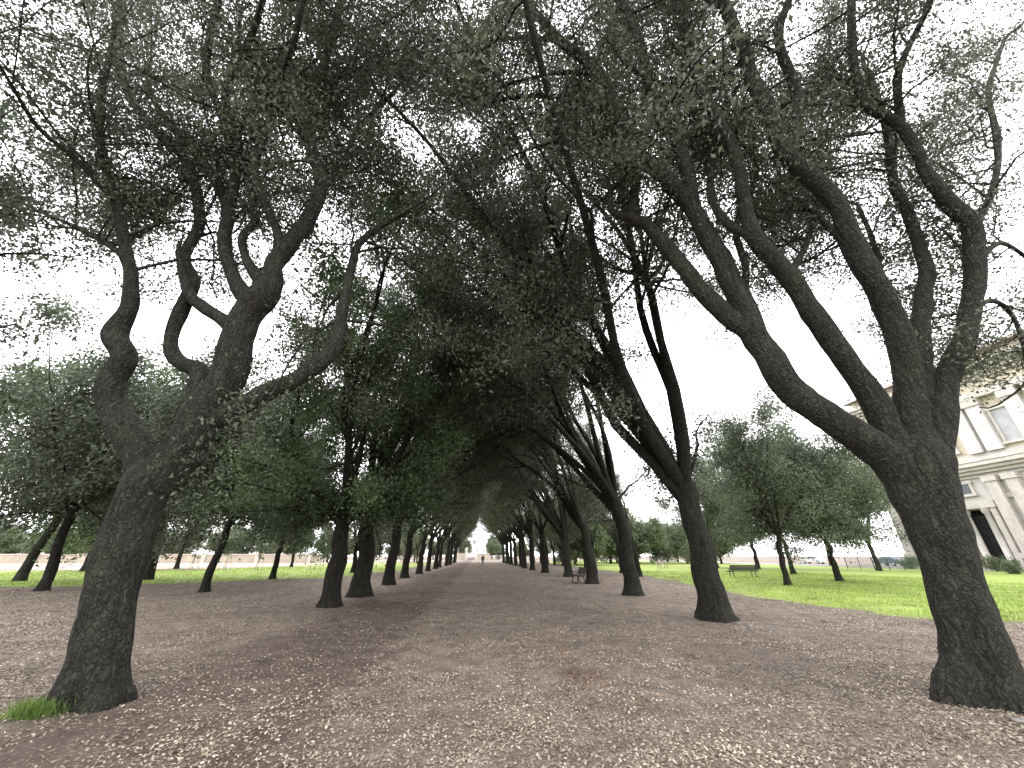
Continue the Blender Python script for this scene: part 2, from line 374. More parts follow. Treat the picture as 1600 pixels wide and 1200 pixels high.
PY=[proc_tree('lawn_tree',31,2.9,.17,8,6.6,Z0,0,52000,.15,M['leaf_green'],M['bark'],10,7,.85,.3,(.15,1.0),10,(.25,.1),10,**ky),
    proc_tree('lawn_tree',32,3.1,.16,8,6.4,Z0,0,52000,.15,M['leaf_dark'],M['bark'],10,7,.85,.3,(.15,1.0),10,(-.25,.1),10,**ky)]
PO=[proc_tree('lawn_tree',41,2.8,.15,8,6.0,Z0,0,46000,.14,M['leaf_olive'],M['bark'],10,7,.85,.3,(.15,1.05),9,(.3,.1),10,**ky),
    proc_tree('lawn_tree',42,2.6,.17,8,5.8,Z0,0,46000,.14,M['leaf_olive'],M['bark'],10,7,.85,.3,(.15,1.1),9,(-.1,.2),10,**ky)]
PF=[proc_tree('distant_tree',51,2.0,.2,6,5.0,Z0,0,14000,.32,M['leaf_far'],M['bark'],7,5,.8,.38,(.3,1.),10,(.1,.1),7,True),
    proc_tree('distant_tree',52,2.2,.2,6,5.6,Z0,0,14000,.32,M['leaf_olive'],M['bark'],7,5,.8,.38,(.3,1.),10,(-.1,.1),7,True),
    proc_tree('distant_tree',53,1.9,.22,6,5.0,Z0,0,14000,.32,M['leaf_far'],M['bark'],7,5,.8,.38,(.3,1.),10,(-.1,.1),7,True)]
used=set()
def put(proto,name,x,y,rz,sc,label,cat,group=None):
    if id(proto) not in used:
        used.add(id(proto)); o=proto
    else: o=copy_tree(proto)
    o.name=name; o.location=(x,y,0); o.rotation_euler=(0,0,rz); o.scale=(sc,)*3
    for kk in ('label','category','group'):
        if kk in o: del o[kk]
    return tag(o,label,cat,group)
ORD='first second third fourth fifth sixth seventh eighth ninth tenth eleventh twelfth thirteenth fourteenth fifteenth sixteenth seventeenth eighteenth nineteenth twentieth'.split()
pos=[G(1120,968),G(990,930),G(925,912),G(888,901)]
xy=[(p[0],p[1]) for p in pos]
yy=xy[-1][1]
while yy<104: yy+=rng.uniform(6.6,7.8); xy.append((6.8+rng.normal(0,.25),yy))
rx={0:'oak with flared foot and pale stones around it, second in the right avenue row',
    1:'dark straight-trunked oak, third from the camera in the right row of the avenue',
    2:'oak standing next to the dark avenue bench, fourth in the right row'}
for i,(x,y) in enumerate(xy):
    lab=rx.get(i,f'dark oak, {ORD[i+1]} from the camera in the right row of the avenue')
    put(PR[i%3] if y<38 else PA[i%2],'oak_tree',x,y,rng.normal(0,.2),(1.12,1.14,1.06)[i] if i<3 else rng.uniform(.97,1.06),lab,'tree','oaks lining the right side of the avenue')
pos=[G(515,948),G(560,932),G(607,914),G(632,903)]
xy=[(p[0],p[1]) for p in pos]; yy=xy[-1][1]
while yy<104: yy+=rng.uniform(6.4,7.8); xy.append((-5.3+rng.normal(0,.25),yy))
rx={0:'leafy green oak with low hanging foliage, second from the camera in the left row',
    1:'thick black-trunked oak close behind the leafy green one, third in the left row'}
for i,(x,y) in enumerate(xy):
    lab=rx.get(i,f'dense dark oak, {ORD[i+1]} from the camera in the left row of the avenue')
    put(PL[i%3 if i<3 else 1+i%2] if y<38 else PA[i%2],'oak_tree',x,y,PI+rng.normal(0,.25),(1.05,1.14,1.1)[i] if i<3 else (rng.uniform(.97,1.06) if y<38 else .88),lab,'tree','oaks lining the left side of the avenue')
for i in range(11):
    put(PR[(i+1)%3] if i<1 else PA[i%2],'oak_tree',14+rng.normal(0,.5),34+i*6.8+rng.normal(0,.8),rng.uniform(-1,1),rng.uniform(.62,.78),f'{ORD[i]} oak from the camera in the outer row right of the avenue','tree','oaks of the outer right row')
for i in range(6):
    put(PL[(i+1)%3] if i<1 else PA[i%2],'oak_tree',-13.5+rng.normal(0,.5),44+i*10+rng.normal(0,.8),rng.uniform(0,6),rng.uniform(.62,.75),f'{ORD[i]} oak from the camera in the outer row left of the avenue','tree','oaks of the outer left row')
put(PL[1],'oak_tree',-13.0,6.0,.3,1.0,'oak whose foliage hangs into the upper left edge of the view','tree')
# left lawn trees
for i,(px,py,sc,lab) in enumerate([(30,908,1.65,'bushy lawn tree at the far left edge, behind the leaning slim one'),
    (65,923,1.35,'slim leaning lawn tree, nearest the left edge of the lawn'),
    (230,906,1.6,'lawn tree half hidden behind the big left foreground trunk'),
    (318,925,1.15,'dark lawn tree on bare earth right of the big left foreground trunk'),
    (425,905,1.15,'thin-stemmed lawn tree left of the leafy green avenue oak'),
    (455,886,1.25,'farther lawn tree just right of the thin-stemmed one on the left'),
    (130,893,1.6,'lawn tree left of the big left foreground trunk, far across the grass'),
    (275,889,1.6,'farther lawn tree right of the big left foreground trunk')]):
    q=G(px,py); put(PY[i%2],'lawn_tree',q[0],q[1],i*1.3,sc,lab,'tree','trees on the left lawn')
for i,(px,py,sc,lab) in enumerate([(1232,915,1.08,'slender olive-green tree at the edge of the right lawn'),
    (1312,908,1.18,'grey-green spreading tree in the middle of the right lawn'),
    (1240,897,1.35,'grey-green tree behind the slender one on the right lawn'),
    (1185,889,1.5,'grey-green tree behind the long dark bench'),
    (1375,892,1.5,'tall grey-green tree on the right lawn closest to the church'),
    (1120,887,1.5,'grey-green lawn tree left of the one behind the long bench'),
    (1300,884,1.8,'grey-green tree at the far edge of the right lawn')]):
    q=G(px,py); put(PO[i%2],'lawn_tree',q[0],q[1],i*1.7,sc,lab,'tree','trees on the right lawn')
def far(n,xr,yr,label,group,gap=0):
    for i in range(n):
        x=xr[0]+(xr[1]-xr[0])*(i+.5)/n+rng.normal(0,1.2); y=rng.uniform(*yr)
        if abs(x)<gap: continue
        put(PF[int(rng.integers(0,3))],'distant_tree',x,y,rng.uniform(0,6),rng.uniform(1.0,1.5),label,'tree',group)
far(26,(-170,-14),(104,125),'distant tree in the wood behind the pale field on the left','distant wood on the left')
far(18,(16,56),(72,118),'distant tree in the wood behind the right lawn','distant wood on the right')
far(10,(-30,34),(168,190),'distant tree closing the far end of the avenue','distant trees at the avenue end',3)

# ------------------------------------------------------------------ the two foreground oaks
def near_tree(seed,base,F0,trunk,branches,label,nleaf,outdir,flute,thin):
    rng=np.random.default_rng(seed)
    root=empty('oak_tree',base,label,'tree','foreground oaks')
    tm=MB(); P=[];R=[]; reg=[]
    for px,py,rp in trunk:
        p,t=W(px,py,F0); P.append(p); R.append(rp*t); reg.append((px,py,F0))
    P=np.array(P); P=np.vstack([P[0]-UP*.25,P]); R=np.array([R[0]*1.1]+R)
    PR_=catmull(np.hstack([P,R[:,None]]),6)
    tm.tube(PR_[:,:3],PR_[:,3],56,.15,seed,flute)
    tm.build('trunk',M['bark_near'],root,off=base)
    tw=[]
    for bi,(dF,pts,zm) in enumerate(branches):
        mb=MB(); P=[]; n=len(pts)
        cur=[]
        for px,py,rp in pts:
            h=max(0,(700-py)/700.); cur.append(F0*(1-.18*h*h)+dF*h)
        d2=[(q[0]-pts[0][0])**2+(q[1]-pts[0][1])**2 for q in reg]; Fs=reg[int(np.argmin(d2))][2]; dl=Fs-cur[0]
        for i,(px,py,rp) in enumerate(pts):
            F=cur[i]+dl*max(0,1-i/(n-1)); reg.append((px,py,F))
            if i: 
                a=pts[i-1]; Fa=cur[i-1]+dl*max(0,1-(i-1)/(n-1))
                for q in (.25,.5,.75): reg.append((a[0]+(px-a[0])*q,a[1]+(py-a[1])*q,Fa+(F-Fa)*q))
            p,t=W(px,py,F); h=min(1,max(0,(720-py)/700.)); P.append(np.append(p,rp*t*(1-thin*min(1,h*3)-.16*h)))
        P=catmull(np.array(P),6)
        X=P[:,:3].copy(); rad=P[:,3].copy()
        for i in range(len(X)):
            q=Vector(X[i]*1.7)+Vector((seed,bi*3,0)); nv=mnoise.noise_vector(q); X[i]+=np.array(nv)*rad[i]*.25*min(1,i/8)
            rad[i]*=1+.08*mnoise.noise(q*1.9)
        d=nrm(X[-1]-X[-3]); ext,_=wander(rng,X[-1],nrm(d+UP*.3),2.6 if pts[-1][1]<250 else 1.0,6,.18,UP,.05)
        X=np.vstack([X,ext[1:]]); rad=np.concatenate([rad,np.linspace(rad[-1]*.9,.010,6)])
        mb.tube(X,rad,16 if rad[0]>.12 else 10,.13,seed+bi)
        acc=0
        for i in range(1,len(X)):
            acc+=np.linalg.norm(X[i]-X[i-1])
            if acc>.3 and X[i][2]>zm:
                acc=0
                dd=nrm(X[i]-X[i-1]); dq=nrm(dd*.3+rng.normal(size=3)*.62+UP*.12+outdir)
                L=rng.uniform(1.4,4.6)
                side_branch(rng,mb,X[i],dq,L,min(.03,rad[i]*.4),tw,int(5+L*2),.8,6,.22,.05)
        mb.build('branch',M['bark_near'],root,off=base)
    lm=MB(); lm.leaves(leaf_points(rng,tw,nleaf,.22)-base,rng,.068,.037); lm.build('crown',M['leaf_near'],root,smooth=False)
    return root
bl=G(140,1108)
near_tree(3,bl,5.6,[(140,1108,84),(144,1088,70),(150,1055,60),(160,1010,53),(172,940,49),(190,870,46),(215,800,44),(235,755,46),(250,725,38)],[
 (-.6,[(240,760,34),(212,700,31),(182,650,29),(172,600,27),(192,560,25),(182,522,27),(202,480,18),(205,430,15),(194,380,13),(184,320,12),(165,260,10),(155,200,9),(160,140,8),(172,80,6)],6.2),
 (.2,[(235,765,42),(280,705,39),(320,650,37),(350,600,36),(367,550,33),(382,500,31),(408,468,33),(428,438,22),(432,408,18),(468,362,16),(500,300,14),(490,240,13),(474,190,13),(490,140,11),(515,70,9),(532,0,8)],8.5),
 (.8,[(285,700,26),(312,620,24),(312,580,18),(282,567,16),(267,535,14),(282,490,15),(300,440,14),(290,400,12),(312,340,12),(292,255,12),(240,200,12),(202,150,11),(185,80,11),(190,0,10)],7.5),
 (.3,[(372,520,20),(348,500,15),(318,480,13),(298,462,12),(285,430,9)],9),
 (1.0,[(398,485,24),(368,440,15),(352,390,14),(356,330,14),(342,290,13),(300,230,11),(262,190,8),(230,140,6)],8),
 (-.8,[(355,330,12),(368,270,10),(352,200,10),(322,110,9),(335,30,8),(345,-20,6)],8.5),
 (-1.0,[(362,300,10),(372,230,10),(352,150,9),(380,90,8),(405,20,7)],8.5),
 (.6,[(415,450,16),(385,405,10),(378,372,9),(398,340,8),(385,280,8),(372,220,7),(400,150,6)],8.5),
 (1.4,[(325,660,22),(400,622,18),(470,588,16),(515,552,15),(530,510,12),(540,460,9),(550,412,8),(562,380,7),(600,350,5),(640,330,4)],5.6),
 (-.4,[(430,415,14),(435,370,10),(412,310,9),(398,260,8),(420,200,7),(440,120,6)],9),
 (-1.2,[(474,195,10),(440,170,9),(420,150,7),(452,90,6),(470,20,6)],9),
 (2.2,[(500,300,8),(540,250,6),(560,200,5),(610,150,4)],8),
 (-2.0,[(184,320,8),(120,250,7),(60,200,6),(10,120,5)],6),
 (1.5,[(195,400,8),(130,360,6),(60,330,5),(0,300,4)],5.5),
 (1.8,[(490,140,7),(555,110,5),(630,95,4),(700,70,3)],8),
],'big gnarled oak with several crooked stems at the left front of the avenue',245000,np.array([-.08,.45,.1]),.06,.08)
br=G(1532,1093)
near_tree(5,br,5.7,[(1532,1093,98),(1530,1072,82),(1526,1040,69),(1514,985,59),(1490,905,54),(1465,835,54),(1442,775,58),(1428,725,62),(1420,690,48)],[
 (.6,[(1420,745,46),(1372,702,37),(1300,652,31),(1232,602,29),(1192,542,27),(1160,480,25),(1132,420,22),(1110,380,20),(1080,322,18),(1032,270,17),(982,220,16),(932,112,13),(872,62,10),(828,10,8)],9),
 (1.6,[(1180,525,22),(1122,482,20),(1062,412,17),(1012,352,13),(986,338,11),(992,270,10),(962,200,8),(900,155,5),(830,150,4),(760,160,3)],9),
 (1.0,[(1000,345,9),(972,338,8),(955,328,7),(954,300,6)],12),
 (-.3,[(1085,330,16),(1066,240,14),(1025,170,13),(1002,80,12),(970,0,11)],9.5),
 (-.5,[(1415,730,32),(1382,660,28),(1350,600,27),(1292,520,25),(1232,432,22),(1182,370,18),(1160,302,14),(1150,240,13),(1112,170,12),(1082,90,11),(1070,0,9)],9.5),
 (.9,[(1182,370,12),(1140,352,10),(1112,310,9),(1110,250,8),(1090,180,7)],9),
 (-.8,[(1430,725,40),(1418,600,31),(1400,512,30),(1342,402,26),(1302,312,22),(1232,242,20),(1192,160,18),(1152,60,15),(1130,0,14)],9.5),
 (-1.2,[(1235,245,15),(1245,150,13),(1216,60,12),(1232,0,10)],9.5),
 (.4,[(1440,730,36),(1440,600,26),(1438,500,22),(1448,430,18),(1425,350,14),(1395,280,12),(1385,200,10),(1360,120,8)],9),
 (-.6,[(1455,740,38),(1472,620,29),(1492,560,25),(1518,480,24),(1522,400,25),(1514,350,24),(1478,312,21),(1445,262,16),(1410,200,14),(1352,160,12),(1332,80,11),(1330,0,10)],9),
 (-1.0,[(1408,198,12),(1402,130,10),(1412,90,9),(1442,30,8)],9.5),
 (1.8,[(1518,360,12),(1550,300,9),(1560,220,8),(1545,140,7),(1570,60,6)],7.5),
 (2.0,[(930,112,6),(865,115,4),(800,130,3.5),(735,140,3),(690,120,2.5)],8),
 (3.0,[(1512,490,10),(1548,470,7),(1580,490,6),(1600,540,5),(1606,590,4)],4.4),
 (2.0,[(1520,420,10),(1560,380,7),(1600,400,5),(1640,450,4)],5.2),
 (3.2,[(1340,400,11),(1300,360,8),(1270,330,7),(1240,330,5),(1210,350,4)],7.0),
 (3.4,[(1232,432,9),(1260,380,7),(1280,310,6),(1285,240,5)],7.0),
 (3.4,[(1410,520,9),(1380,450,7),(1365,380,6),(1340,320,5)],7.0),
 (1.2,[(872,62,6),(800,60,4),(720,70,3),(650,50,2.5)],8),
 (2.6,[(1160,480,9),(1165,420,8),(1150,350,7),(1180,280,6),(1175,200,5)],8),
],'massive mossy oak with five thick leaning limbs at the right front of the avenue',310000,np.array([-.03,.45,.15]),.14,.13)

# grass tuft at left trunk
c=G(58,1118); mb=MB(); n=520
blades(mb,c[0]+np.clip(rng.normal(0,.13,n),-.3,.3),c[1]+np.clip(rng.normal(0,.08,n),-.18,.18),rng,.13,.013)
tag(mb.build('grass_tuft',M['tuft'],smooth=False),'tuft of green grass at the foot of the left foreground oak','grass',kind='stuff')
# stones
def rock(px,py,s,lab):
    c=G(px,py); mb=MB(); th=np.linspace(0,PI,7)
    P=[];R=[]
    for a in th: P.append((0,0,-math.cos(a)*s*.45+s*.25));R.append(max(.002,math.sin(a)*s))
    mb.tube(P,R,10); o=mb.build('stone',M['stone'],smooth=False); o.location=Vector((c[0],c[1],0)); o.rotation_euler=(0,0,px)
    for vv in o.data.vertices: vv.co*=1+.5*mnoise.noise(vv.co*9+Vector((px,0,0)))
    tag(o,lab,'stone')
rock(1592,1128,.06,'small stone lying at the right foreground corner by the oak foot')
rock(1172,980,.08,'largest pale stone at the foot of the second right oak')
rock(1150,985,.06,'small pale stone left of the largest one by the second right oak')
rock(1205,986,.06,'small pale stone right of the largest one by the second right oak')

# ------------------------------------------------------------------ benches
def bench(px,py,rz,wd,lab,mat):
    c=G(px,py); o=empty('park_bench',(c[0],c[1],0),lab,'bench',rz=rz)
    s=MB()
    for i in range(5): s.box(-wd/2,wd/2,-.22+i*.09,-.22+i*.09+.08,.42,.475)
    s.build('seat',mat,o,False)
    s=MB()
    for i in range(4): s.bar((-wd/2,.24+i*.03,.55+i*.1),(wd/2,.24+i*.03,.55+i*.1),.04,.088)
    s.build('backrest',mat,o,False)
    for x in (-wd*.38,wd*.38):
        s=MB(); s.tube(catmull([(x,-.26,0),(x,-.2,.2),(x,-.22,.42)],4),np.full(9,.032),6); s.tube(catmull([(x,.3,0),(x,.2,.22),(x,.2,.44),(x,.36,.9)],4),np.full(13,.032),6)
        s.bar((x,-.24,.41),(x,.22,.41),.04,.04); s.bar((x,-.24,.62),(x,.26,.66),.04,.03); s.bar((x,-.22,.42),(x,-.24,.62),.03,.03)
        s.build('leg',M['iron'],o)
bench(1162,902,PI+.12,2.7,'long dark bench on the edge of the right lawn',M['wood_dark'])
bench(904,911,-PI/2,1.8,'dark bench under the fourth oak of the right row',M['wood_dark'])
bench(1036,888,.5,2.0,'pale-slatted bench farther off between the right rows',M['wood_pale'])

# staked saplings
def sapling(px,py,lab,seed):
    r=np.random.default_rng(seed); c=G(px,py); o=empty('sapling',(c[0],c[1],0),lab,'young tree','staked young trees on the left lawn')
    t=MB(); tw=[]; P,_=wander(r,np.array([0,0,-.05]),UP,3.1,6,.04); t.tube(P,np.linspace(.03,.012,7),6)
    for i in range(9): side_branch(r,t,P[3+i%4],nrm(r.normal(size=3)+UP*.6),.6,.01,tw,3,.3,4)
    t.build('trunk',M['bark'],o); l=MB(); l.leaves(leaf_points(r,tw,500,.1),r,.13,.07); l.build('crown',M['leaf_green'],o,False)
    for k in range(3):
        a=k*2.1+.4; s=MB(); s.tube([(math.cos(a)*.55,math.sin(a)*.55,0),(math.cos(a)*.1,math.sin(a)*.1,2.1)],[.035,.035],6); s.build('stake',M['stake'],o)
for i,(px,py,l) in enumerate([(300,889,'first staked sapling from the left on the left lawn'),(352,891,'second staked sapling from the left on the left lawn'),(402,892,'third staked sapling from the left on the left lawn'),(484,890,'staked sapling on the left lawn closest to the avenue')]): sapling(px,py,l,60+i)

# ------------------------------------------------------------------ church on the right
X0=67.
ch=empty('church',(X0+6,36,0),'pale stone and ochre church facade with cornices at the right edge','building')
OFF=(X0+6,36,0)
def part(name,boxes,mat,par=ch):
    mb=MB()
    for q in boxes: mb.box(*q)
    return mb.build(name,mat,par,False,OFF)
Y1=58.;YA=10.
PY0,PY1=45.0,48.8
part('wall',[(X0,X0+14,YA,PY0,0,12),(X0,X0+14,PY1,Y1,0,12),(X0,X0+14,PY0,PY1,7.2,12),(X0+1.6,X0+14,PY0,PY1,0,7.2)],M['plaster'])
part('upper_wall',[(X0+.05,X0+14,YA,Y1,12,24.4)],M['ochre'])
part('plinth',[(X0-.35,X0-.003,YA,PY0-.6,0,1.3),(X0-.35,X0-.003,PY1+.6,Y1+.3,0,1.3)],M['travertine'])
def cornice(z,h,k,p0):
    return [(X0-p0-i*.42,X0+14+.05*i,YA-.1,Y1+.3+i*.3,z+i*h/k+.002*i,z+(i+1)*h/k) for i in range(k)]
part('cornice',cornice(11.1,1.7,4,.25),M['travertine'])
part('cornice',cornice(23.4,1.8,4,.25),M['travertine'])
part('string_course',[(X0-.3,X0-.004,YA,PY0-.8,8.3,8.8),(X0-.3,X0-.004,PY1+.8,Y1+.1,8.3,8.8)],M['travertine'])
part('string_course',[(X0-.42,X0+.046,YA,Y1+.2,13.1,13.6),(X0-.25,X0+.047,YA,Y1+.1,13.602,14.0)],M['travertine'])
part('string_course',[(X0-.9,X0+.044,YA,Y1+.4,20.9,21.5),(X0-.7,X0+.043,YA,Y1+.3,21.502,21.8)],M['travertine'])
part('attic',[(X0+.6,X0+13.5,YA,Y1-.4,25.2,26.8)],M['ochre'])
mb=MB(); mb.add([(X0-.4,YA,26.81),(X0+15,YA,26.81),(X0+15,Y1+.5,26.81),(X0-.4,Y1+.5,26.81),(X0+7,YA+4,30),(X0+7.2,YA+4,30),(X0+7.2,Y1-5,30),(X0+7,Y1-5,30)],[(0,3,2,1),(4,5,6,7),(0,1,5,4),(1,2,6,5),(2,3,7,6),(3,0,4,7)])
mb.build('roof',M['tile'],ch,False,OFF)
for y in (57,55,52.8,50.6,43.4,41.4,37.5,35,29,26):
    p=part('pilaster',[(X0-.75,X0-.005,y-.6,y+.6,1.3,10.4)],M['travertine'])
    part('capital',[(X0-.9,X0-.006,y-.75,y+.75,10.4,11.095)],M['travertine'],p); part('base',[(X0-.95,X0-.007,y-.8,y+.8,1.303,1.9)],M['travertine'],p)
    p=part('pilaster',[(X0-.65,X0+.045,y-.8,y+.8,14.05,20.0)],M['plaster'])
    part('capital',[(X0-.85,X0+.044,y-.95,y+.95,20.0,20.895)],M['travertine'],p)
part('door_frame',[(X0-.4,X0+.3,PY0-.5,PY0+.1,0,7.3),(X0-.4,X0+.3,PY1-.1,PY1+.5,0,7.3),(X0-.55,X0+.3,PY0-.7,PY1+.7,7.3,8.2)],M['travertine'])
part('doorway',[(X0+1.4,X0+1.59,PY0+.02,PY1-.02,.02,7.15)],M['dark'])  # dark panel behind the grille, painting in the shade of the interior
for y in (PY0+.75,PY1-.75):
    mb=MB(); mb.tube([(X0-.1,y,.02),(X0-.1,y,.5),(X0-.1,y,.55),(X0-.1,y,3.5),(X0-.1,y,6.6),(X0-.1,y,6.7),(X0-.1,y,7.28)],[.5,.5,.38,.37,.32,.45,.5],16); mb.build('column',M['travertine'],ch,True,OFF)
mb=MB()
for i in range(13): mb.box(X0+.5,X0+.56,PY0+.2+i*.28,PY0+.25+i*.28,0.05,6.4)
for z in (.4,3.2,6.3): mb.box(X0+.48,X0+.58,PY0+.1,PY1-.1,z,z+.1)
mb.build('gate_grille',M['iron'],ch,False,OFF)
for (y,z0,z1,w) in ((46.9,9.2,10.5,1.5),(39.4,4,8,1.6),(31.5,4,8,2),(46.9,14.8,19,2.4),(39.4,14.8,19,1.6),(31.5,14.8,19,2.4)):
    d=0 if z0<12 else .05
    f=part('window' if z0<12 else 'niche',[(X0-.25+d,X0-.003+d,y-w/2-.3,y-w/2,z0,z1),(X0-.25+d,X0-.003+d,y+w/2,y+w/2+.3,z0,z1),(X0-.35+d,X0-.003+d,y-w/2-.45,y+w/2+.45,z1,z1+.4),(X0-.4+d,X0-.003+d,y-w/2-.45,y+w/2+.45,z0-.3,z0)],M['travertine'])
    part('pane' if z0<12 else 'panel',[(X0-.06+d,X0-.004+d,y-w/2+.001,y+w/2-.001,z0+.001,z1-.001)],M['glass'] if z0<12 else M['panel'],f)
# wire fence
a=G(1325,889);b2=G(1500,894)
fo=empty('wire_fence',(a[0],a[1],0),'low greenish mesh fence between the right lawn and the church','fence')
for i in range(8):
    q=a+(b2-a)*i/7; mb=MB(); mb.tube([(q[0],q[1],0),(q[0],q[1],1.4)],[.04,.04],6); mb.build('post',M['iron'],fo,off=(a[0],a[1],0))
mb=MB()
for k in range(9): mb.tube([(a[0],a[1],.15+k*.15),(b2[0],b2[1],.15+k*.15)],[.014,.014],4)
for k in range(60):
    q=a+(b2-a)*(k+.5)/60; mb.tube([(q[0],q[1],.1),(q[0],q[1],1.38)],[.012,.012],4)
mb.build('mesh',M['net'],fo,off=(a[0],a[1],0))
# shrubs at church foot
for i,(px,py,s,l) in enumerate([(1560,893,1.0,'leafy green shrub in front of the church doorway'),(1592,897,.8,'low green shrub at the right edge below the church'),(1425,889,1.0,'rounded green shrub left of the church corner')]):
    r=np.random.default_rng(80+i); c=G(px,py); o=empty('shrub',(c[0],c[1],0),l,'shrub'); st=MB(); tw=[]
    for k in range(16): side_branch(r,st,np.array([0,0,0.]),nrm(r.normal(size=3)*.6+UP),1.5*s,.02,tw,6,.4,5)
    st.build('stem',M['bark'],o); lm=MB(); lm.leaves(leaf_points(r,tw,3500,.14),r,.13,.065); lm.build('foliage',M['leaf_far'],o,False)
# cars
def car(px,py,rz,paint,lab):
    c=G(px,py); o=empty('parked_car',(c[0],c[1],0.008),lab,'car',rz=rz)
    prof=[(-2.05,.3),(-2.1,.75),(-1.9,.98),(-1.55,1.05),(-1.1,1.42),(.25,1.45),(.95,1.02),(1.75,.88),(2.05,.68),(2.08,.3)]
    n=len(prof); V=[]
    for y,k in ((-.82,1),(-.86,1),(.86,1),(.82,1)):
        for x,z in prof:
            ins=.16*max(0,(z-1.0)/.45); V.append((x,y-math.copysign(ins,y),z))
    Q=[]
    for s in range(3):
        for i in range(n): Q.append((s*n+i,s*n+(i+1)%n,(s+1)*n+(i+1)%n,(s+1)*n+i))
    for s in (0,3):
        for i in range(n//2-1): Q.append((s*n+i,s*n+i+1,s*n+n-2-i,s*n+n-1-i))
    mb=MB(); mb.add(V,Q); mb.build('body',paint,o,False)
    for sy in (-1,1):
        mb=MB(); y=sy*.80
        mb.add([(-1.35,sy*.868,1.06),(.72,sy*.868,1.06),(.2,sy*.735,1.4),(-1.0,sy*.735,1.38)],[(0,1,2,3)]); mb.build('side_window',M['glass'],o,False)
    mb=MB(); mb.add([(.97,-.72,1.06),(.97,.72,1.06),(.33,.62,1.425),(.33,-.62,1.425)],[(0,1,2,3)]); mb.build('windscreen',M['glass'],o,False)
    for x in (-1.3,1.3):
        for sy in (-1,1):
            mb=MB(); y0=sy*.66;y1=sy*.89; mb.tube([(x,y0,.32),(x,y0+sy*.01,.32),(x,y1,.32),(x,y1+sy*.01,.32)],[.01,.32,.32,.2],18); w=mb.build('wheel',M['tyre'],o,False)
            mb=MB(); mb.tube([(x,sy*.86,.32),(x,sy*.905,.32),(x,sy*.91,.32)],[.2,.19,.01],14); mb.build('rim',M['paint_white'],w,False)
    for sy in (-1,1):
        mb=MB(); mb.box(2.0,2.09,sy*.62-.16,sy*.62+.16,.62,.74); mb.build('headlight',M['paint_white'],o,False)
car(1272,881,PI/2+.3,M['paint_white'],'white parked car seen far off beyond the right lawn trees')
car(1392,884,PI/2,M['paint_blue'],'blue-grey parked car beside the church road')
# ------------------------------------------------------------------ far walls
w=empty('boundary_wall',(-110,98,0),'long pale boundary wall beyond the bare field on the far left','wall')
mb=MB(); mb.box(-80,74,0,.5,0,1.7); mb.build('wall',M['sand_wall'],w,False); mb=MB(); mb.box(-80.1,74.1,-.12,.62,1.7,1.9); mb.build('coping',M['travertine'],w,False)
for i in range(14):
    mb=MB(); x=-78+i*11.5; mb.box(x-.4,x+.4,-.25,.75,.002,2.2); mb.build('pier',M['travertine'],w,False)
gt=empty('gateway',(-2,160,0),'pale stone gateway closing the far end of the avenue','gateway')
for x0,x1 in ((-7,-2.5),(2.5,7)):
    mb=MB(); mb.box(x0,x1,0,.6,0,2.4); mb.build('wall',M['sand_wall'],gt,False)
for x in (-2.1,2.1):
    mb=MB(); mb.box(x-.5,x+.5,-.3,.9,0,3.6); mb.box(x-.7,x+.7,-.5,1.1,3.6,3.95); mb.box(x-.3,x+.3,-.1,.7,3.95,4.6); mb.build('gate_pier',M['travertine'],gt,False)
mb=MB()
for i in range(16): mb.box(-1.55+i*.2,-1.51+i*.2,.2,.25,.05,2.6)
mb.box(-1.58,1.58,.18,.27,2.3,2.4); mb.box(-1.58,1.58,.18,.27,.3,.4); mb.build('gate',M['iron'],gt,False)

# ------------------------------------------------------------------ person and dog
def skin(name,verts,edges,rad,matf,mats,parent):
    me=bpy.data.meshes.new(name); me.from_pydata(verts,edges,[]); ob=bpy.data.objects.new(name,me); COL.objects.link(ob)
    sm=ob.modifiers.new('s','SKIN'); ss=ob.modifiers.new('u','SUBSURF'); ss.levels=2; ss.render_levels=2
    for v,r in zip(me.skin_vertices[0].data,rad): v.radius=r if isinstance(r,tuple) else (r,r)
    me.skin_vertices[0].data[0].use_root=True
    dg=bpy.context.evaluated_depsgraph_get(); dg.update()
    m2=bpy.data.meshes.new_from_object(ob.evaluated_get(dg)); bpy.data.objects.remove(ob)
    o=bpy.data.objects.new(name,m2); COL.objects.link(o); o.parent=parent
    m2.materials.clear()
    for q in mats: m2.materials.append(q)
    for p in m2.polygons: p.material_index=matf(p.center); p.use_smooth=True
    return o
skinm=plain('skin',(.42,.27,.2),.6,.05,5,0,0); coat=plain('coat',(.025,.027,.035),.8,.2,6); trou=plain('trousers',(.03,.03,.04),.8,.2,6); hairm=plain('hair',(.03,.02,.015),.7,.2,9)
pc=G(754,884)
po=empty('person',(pc[0],pc[1],0),'person in dark clothes walking in the middle of the avenue far away','person')
v=[(0,0,.95),(0,.01,1.15),(0,.01,1.33),(0,0,1.47),(0,-.01,1.56),(0,-.01,1.68)];e=[(0,1),(1,2),(2,3),(3,4),(4,5)];r=[(.16,.11),(.15,.1),(.17,.11),.055,(.075,.09),(.07,.085)]
def av(p,rr,par): v.append(p);r.append(rr);e.append((par,len(v)-1));return len(v)-1
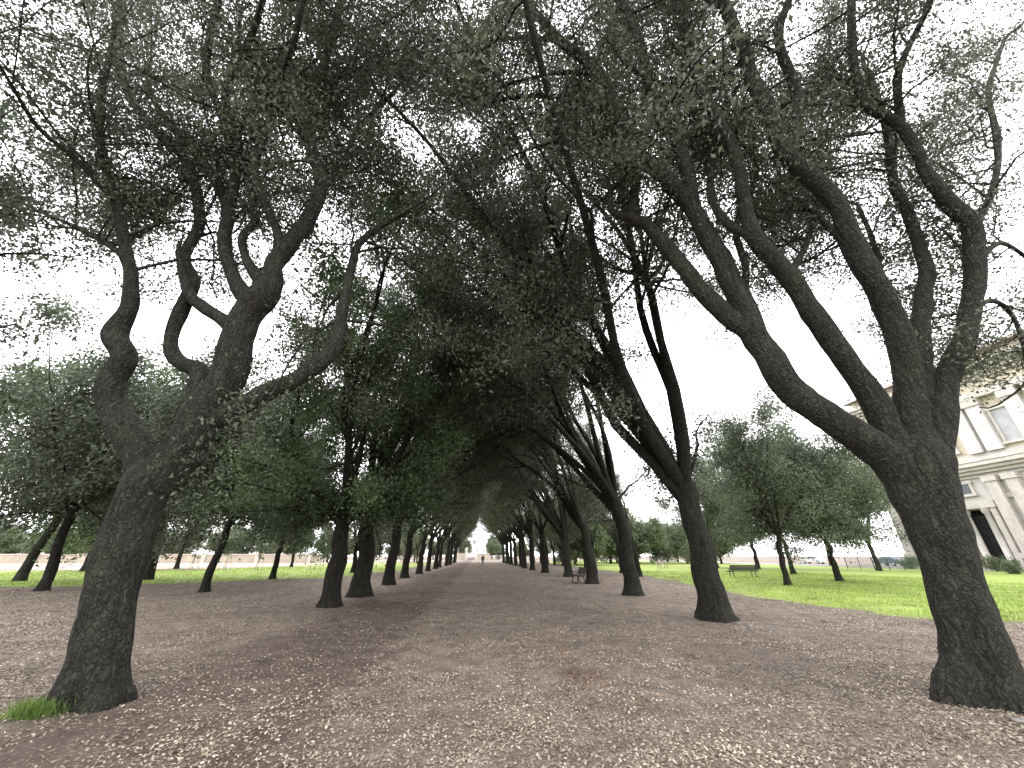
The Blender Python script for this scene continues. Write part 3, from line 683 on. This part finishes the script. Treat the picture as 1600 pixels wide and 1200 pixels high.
for s in (-1,1):
    sh=av((s*.19,.01,1.39),.06,2);el=av((s*.24,.03*s,1.12),.045,sh);wr=av((s*.25,-.08+.1*s,.89),.03,el);pa=av((s*.25,-.1+.1*s,.82),(.02,.036),wr)
    for k in range(4): f1=av((s*.25,-.13+.1*s+k*.022,.76-.006*(k%2)),.009,pa); av((s*.243,-.132+.1*s+k*.022,.72-.008*(k in(1,2))),.008,f1)
    th=av((s*.245,-.15+.1*s,.83),.01,pa); av((s*.24,-.165+.1*s,.79),.009,th)
    hp=av((s*.09,0,.88),.1,0);kn=av((s*.1,-.1*s,.5),.065,hp);an_=av((s*.1,-.05-.2*s+.1,.1),.042,kn);av((s*.11,-.17-.2*s+.1,.04),(.035,.04),an_)
skin('body',v,e,r,lambda c:0 if (c.z>1.45 or (c.z<.88 and abs(c.x)>.2)) else (1 if c.z>.82 else 2),[skinm,coat,trou],po)
mb=MB(); th=np.linspace(.05,1.7,7); mb.tube([(0,.012,1.645+.1*math.cos(a)) for a in th],[.1*math.sin(a)+.002 for a in th],14); mb.build('hair',hairm,po)
dc=G(745,884)
do=empty('dog',(dc[0],dc[1],0),'small pale dog beside the person far down the avenue','dog',rz=.6)
v=[(0,0,.4),(0,-.2,.4),(0,-.33,.52),(0,-.42,.58),(0,-.53,.55),(0,.22,.41),(0,.36,.5)];e=[(0,1),(1,2),(2,3),(3,4),(0,5),(5,6)];r=[(.085,.1),(.1,.12),.06,.065,.03,(.085,.09),.02]
for s in (-1,1):
    k=av((s*.07,-.2,.28),.045,1);k=av((s*.07,-.19,.14),.028,k);av((s*.07,-.22,.025),.025,k)
    k=av((s*.07,.2,.3),.06,5);k=av((s*.07,.28,.16),.028,k);k=av((s*.07,.25,.06),.024,k);av((s*.07,.22,.022),.024,k)
    av((s*.045,-.4,.68),.02,3)
fur=plain('fur',(.5,.45,.38),.9,.15,8)
skin('body',v,e,r,lambda c:0,[fur],do)

# ------------------------------------------------------------------ light, sky, camera
w=bpy.data.worlds.new('World'); S.world=w; w.use_nodes=True; nt=w.node_tree; bg=nt.nodes['Background']
sky=nt.nodes.new('ShaderNodeTexSky'); sky.sky_type='NISHITA'; sky.sun_disc=False; sky.sun_elevation=math.radians(52); sky.sun_rotation=math.radians(-25)
hs=nt.nodes.new('ShaderNodeHueSaturation'); hs.inputs['Saturation'].default_value=.08; hs.inputs['Value'].default_value=1.3; nt.links.new(sky.outputs[0],hs.inputs['Color'])
tc=nt.nodes.new('ShaderNodeTexCoord'); nz=noise(nt,tc.outputs['Generated'],2.5,5)
cl=ramp(nt,nz,[(.3,(.8,.8,.83)),(.7,(1.12,1.12,1.12))]).outputs[0]
mx=mixc(nt,.75,hs.outputs[0],(35,34.8,35.4)); mx=mixc(nt,1.0,mx,cl,'MULTIPLY')
nt.links.new(mx,bg.inputs['Color']); bg.inputs['Strength'].default_value=.15
sl=bpy.data.lights.new('Sun','SUN'); sl.energy=1.5; sl.angle=math.radians(20); sl.color=(1,.96,.9)
so=bpy.data.objects.new('Sun',sl); COL.objects.link(so)
el,azm=math.radians(52),math.radians(-25)
dirv=Vector((math.sin(azm)*math.cos(el),math.cos(azm)*math.cos(el),math.sin(el)))
so.rotation_euler=dirv.to_track_quat('Z','Y').to_euler()
cam=bpy.data.cameras.new('Camera'); co=bpy.data.objects.new('Camera',cam); COL.objects.link(co)
cam.sensor_width=36; cam.sensor_fit='HORIZONTAL'; cam.lens=FP/1600*36; cam.clip_end=3000
co.location=(0,0,CH); co.rotation_euler=(PI/2+PITCH,0,-YAW); S.camera=co
S.view_settings.view_transform='Standard'; S.view_settings.look='None'; S.view_settings.exposure=0
